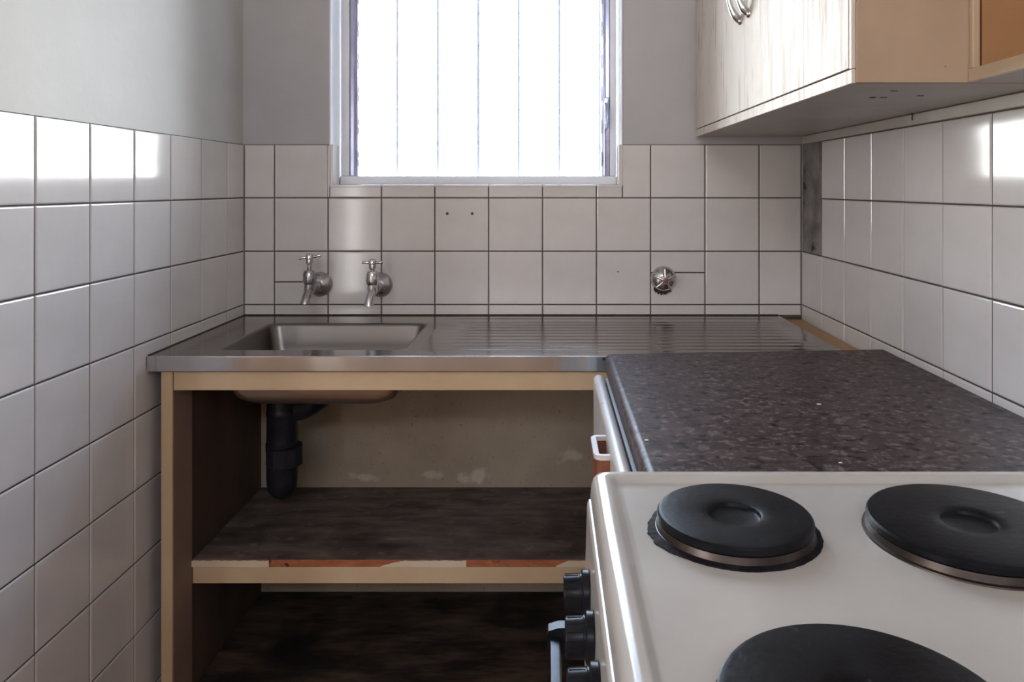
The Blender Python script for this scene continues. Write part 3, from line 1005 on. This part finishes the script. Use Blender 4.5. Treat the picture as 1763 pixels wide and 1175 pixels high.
# nail sticking down at the cleat
tagged(obj('nail', MB().lathe([(0.0012, 0), (0.0012, 0.013), (0.003, 0.0135), (0.003, 0.015)], (XR - 0.010, 1.449, CB - 0.0138), 'z', 8), 'grime', None, 40),
       'small dark nail sticking out below the wall cupboard', 'nail')

# ------------------------------------------------------------------ stove
stove = thing('electric_stove', (0.35, 0.59, 0), 'cream enamel electric stove with solid black hotplates and black knobs', 'stove')
ZR = 0.936         # raised rim
ZH = 0.9285        # hob surface
X0, X1, Y0, Y1 = 0.0465, 0.655, 0.285, 0.8655
lp = []
for (ins, z, r) in ((0.020, ZR - 0.032, 0.012), (0.0005, ZR - 0.032, 0.012), (0.0, ZR - 0.028, 0.012), (0.0012, ZR - 0.014, 0.012), (0.003, ZR - 0.007, 0.012), (0.0065, ZR - 0.0022, 0.012),
                    (0.0115, ZR, 0.012), (0.0195, ZR - 0.0004, 0.010), (0.0225, ZR - 0.002, 0.010), (0.0268, ZR - 0.0062, 0.009), (0.0295, ZH - 0.00 + 0.0003, 0.009), (0.034, ZH, 0.009)):
    lp.append(rrect(X0 + ins, X1 - ins, Y0 + ins, Y1 - ins, r, z, 5))
obj('hob_tray', MB().loops(lp, True, True), 'enamel', stove, 45, wn=True)
fz = [(0.0500, ZR - 0.033), (0.0455, ZR - 0.0345), (0.0435, ZR - 0.038), (0.0430, ZR - 0.045), (0.0420, ZR - 0.085), (0.0410, ZR - 0.118), (0.0415, ZR - 0.124), (0.044, ZR - 0.126), (0.09, ZR - 0.126), (0.09, ZR - 0.033)]
obj('control_panel', MB().loops([[(x, y, z) for x, z in fz] for y in (Y0 + 0.004, Y1 - 0.004)]), 'enamel_edge', stove, 40, wn=True)
obj('body', MB().box(0.0905, X1 - 0.004, Y0 + 0.006, Y1 - 0.006, 0.03, ZR - 0.0335).box(0.12, X1 - 0.03, Y0 + 0.04, Y1 - 0.04, 0, 0.0298), 'enamel', stove, 0)
od = obj('oven_door', MB().box(0.040, 0.0895, Y0 + 0.008, Y1 - 0.008, 0.18, ZR - 0.130, 0.006, 3), 'enamel', stove, 40)
obj('oven_drawer', MB().box(0.045, 0.0895, Y0 + 0.008, Y1 - 0.008, 0.035, 0.172, 0.006, 3), 'enamel', stove, 40)
# handle bar with end brackets
hz0 = H - 0.470
b = MB()
b.box(0.0012, 0.0125, 0.345, 0.800, hz0 - 0.024, hz0 - 0.004, 0.002)
oh = obj('oven_handle', b, 'black_plastic', od, 40, label='black oven door handle')
for ye in (0.802, 0.336):
    bp = [(-0.002, hz0 - 0.004), (-0.0005, hz0 + 0.0012), (0.010, hz0 + 0.0045), (0.0398, hz0 + 0.0050), (0.0398, hz0 - 0.022), (0.014, hz0 - 0.022), (0.010, hz0 - 0.028), (-0.002, hz0 - 0.026)]
    obj('handle_bracket', MB().loops([[(x, y, z) for x, z in bp] for y in (ye, ye + 0.014)]), 'black_plastic', od, 30)
# knobs
zk = H - 0.4165
xk = 0.0418
for k in range(6):
    y = 0.780 - 0.0765 * k
    kb = obj('knob', MB().lathe([(0.0185, 0.0085), (0.0185, 0.010), (0.0178, 0.0105), (0.0172, 0.0250), (0.0166, 0.0262), (0.0150, 0.0268)], (xk, y, zk), '-x', 28), 'black_plastic', stove, 35)
    obj('knob_skirt', MB().lathe([(0.0210, 0.0002), (0.0222, 0.001), (0.0222, 0.0070), (0.0205, 0.0084)], (xk, y, zk), '-x', 32), 'black_plastic', kb, 35)
    a0 = (0.2, -0.3, 0.6, 0.1, 0.4, 0.0)[k]
    rb = MB()
    for q in range(14):
        a = a0 + 2 * PI * q / 14
        c, s_ = math.cos(a), math.sin(a)
        rb.tube([(xk - 0.0112, y + 0.0172 * c, zk + 0.0172 * s_), (xk - 0.0252, y + 0.0168 * c, zk + 0.0168 * s_)], 0.0011, 5)
    obj('knob_ribs', rb, 'black_plastic', kb, 30)


def hotplate(x, y, r, label):
    zt = H - 0.310
    hp = obj('hotplate', MB().lathe([(r - 0.006, -0.0095), (r - 0.0015, -0.0088), (r - 0.0004, -0.0072), (r - 0.0006, -0.0025), (r - 0.0022, -0.0006), (r - 0.0055, 0.0), (0.036, -0.0006), (0.0275, -0.0008),
                                     (0.0250, -0.0018), (0.0235, -0.0045), (0.0205, -0.0056), (0.006, -0.0058), (0.001, -0.0058)], (x, y, zt), 'z', 72, False, True), 'cast_iron', stove, 30, label=label)
    obj('plate_ring', MB().lathe([(r + 0.0035, ZH - zt + 0.0001), (r + 0.0030, ZH - zt + 0.0014), (r + 0.0005, ZH - zt + 0.0022), (r - 0.0015, -0.0092), (r - 0.006, -0.0098)], (x, y, zt), 'z', 72, False, False), 'plate_ring', hp, 40)
    return hp


def residue(hp, x, y, r, amp, arc0, arc1, base):
    n = 120
    ri, ro = [], []
    for k in range(n):
        a = 2 * PI * k / n
        e = base + random.uniform(0, amp) * 0.16 + 0.0012 * max(0, -math.sin(a))
        da = (a - arc0) % (2 * PI)
        if da < (arc1 - arc0):
            t = da / (arc1 - arc0)
            e += amp * math.sin(PI * t) * random.uniform(0.5, 0.9)
        ro.append((x + (r + e) * math.cos(a), y + (r + e) * math.sin(a)))
        ri.append((x + (r - 0.002) * math.cos(a), y + (r - 0.002) * math.sin(a)))
    ls = [[(p[0], p[1], ZH + 0.0002) for p in ro], [(p[0], p[1], ZH + 0.0011) for p in ro], [(p[0], p[1], ZH + 0.0024) for p in ri]]
    obj('burnt_residue', MB().loops(ls, False, False), 'burnt', hp, 0, label='crust of burnt black residue')


hp = hotplate(0.177, 0.7255, 0.0735, 'small black hotplate at the back with a burnt rim')
residue(hp, 0.177, 0.7255, 0.077, 0.006, PI * 0.9, PI * 1.25, 0.0022)
hotplate(0.392, 0.708, 0.090, 'large black hotplate at the back right')
hp = hotplate(0.191, 0.4535, 0.0895, 'large black hotplate nearest the knobs and the camera')
residue(hp, 0.191, 0.4535, 0.093, 0.004, PI * 0.95, PI * 1.1, 0.0006)
hotplate(0.400, 0.440, 0.0735, 'small black hotplate at the front right')
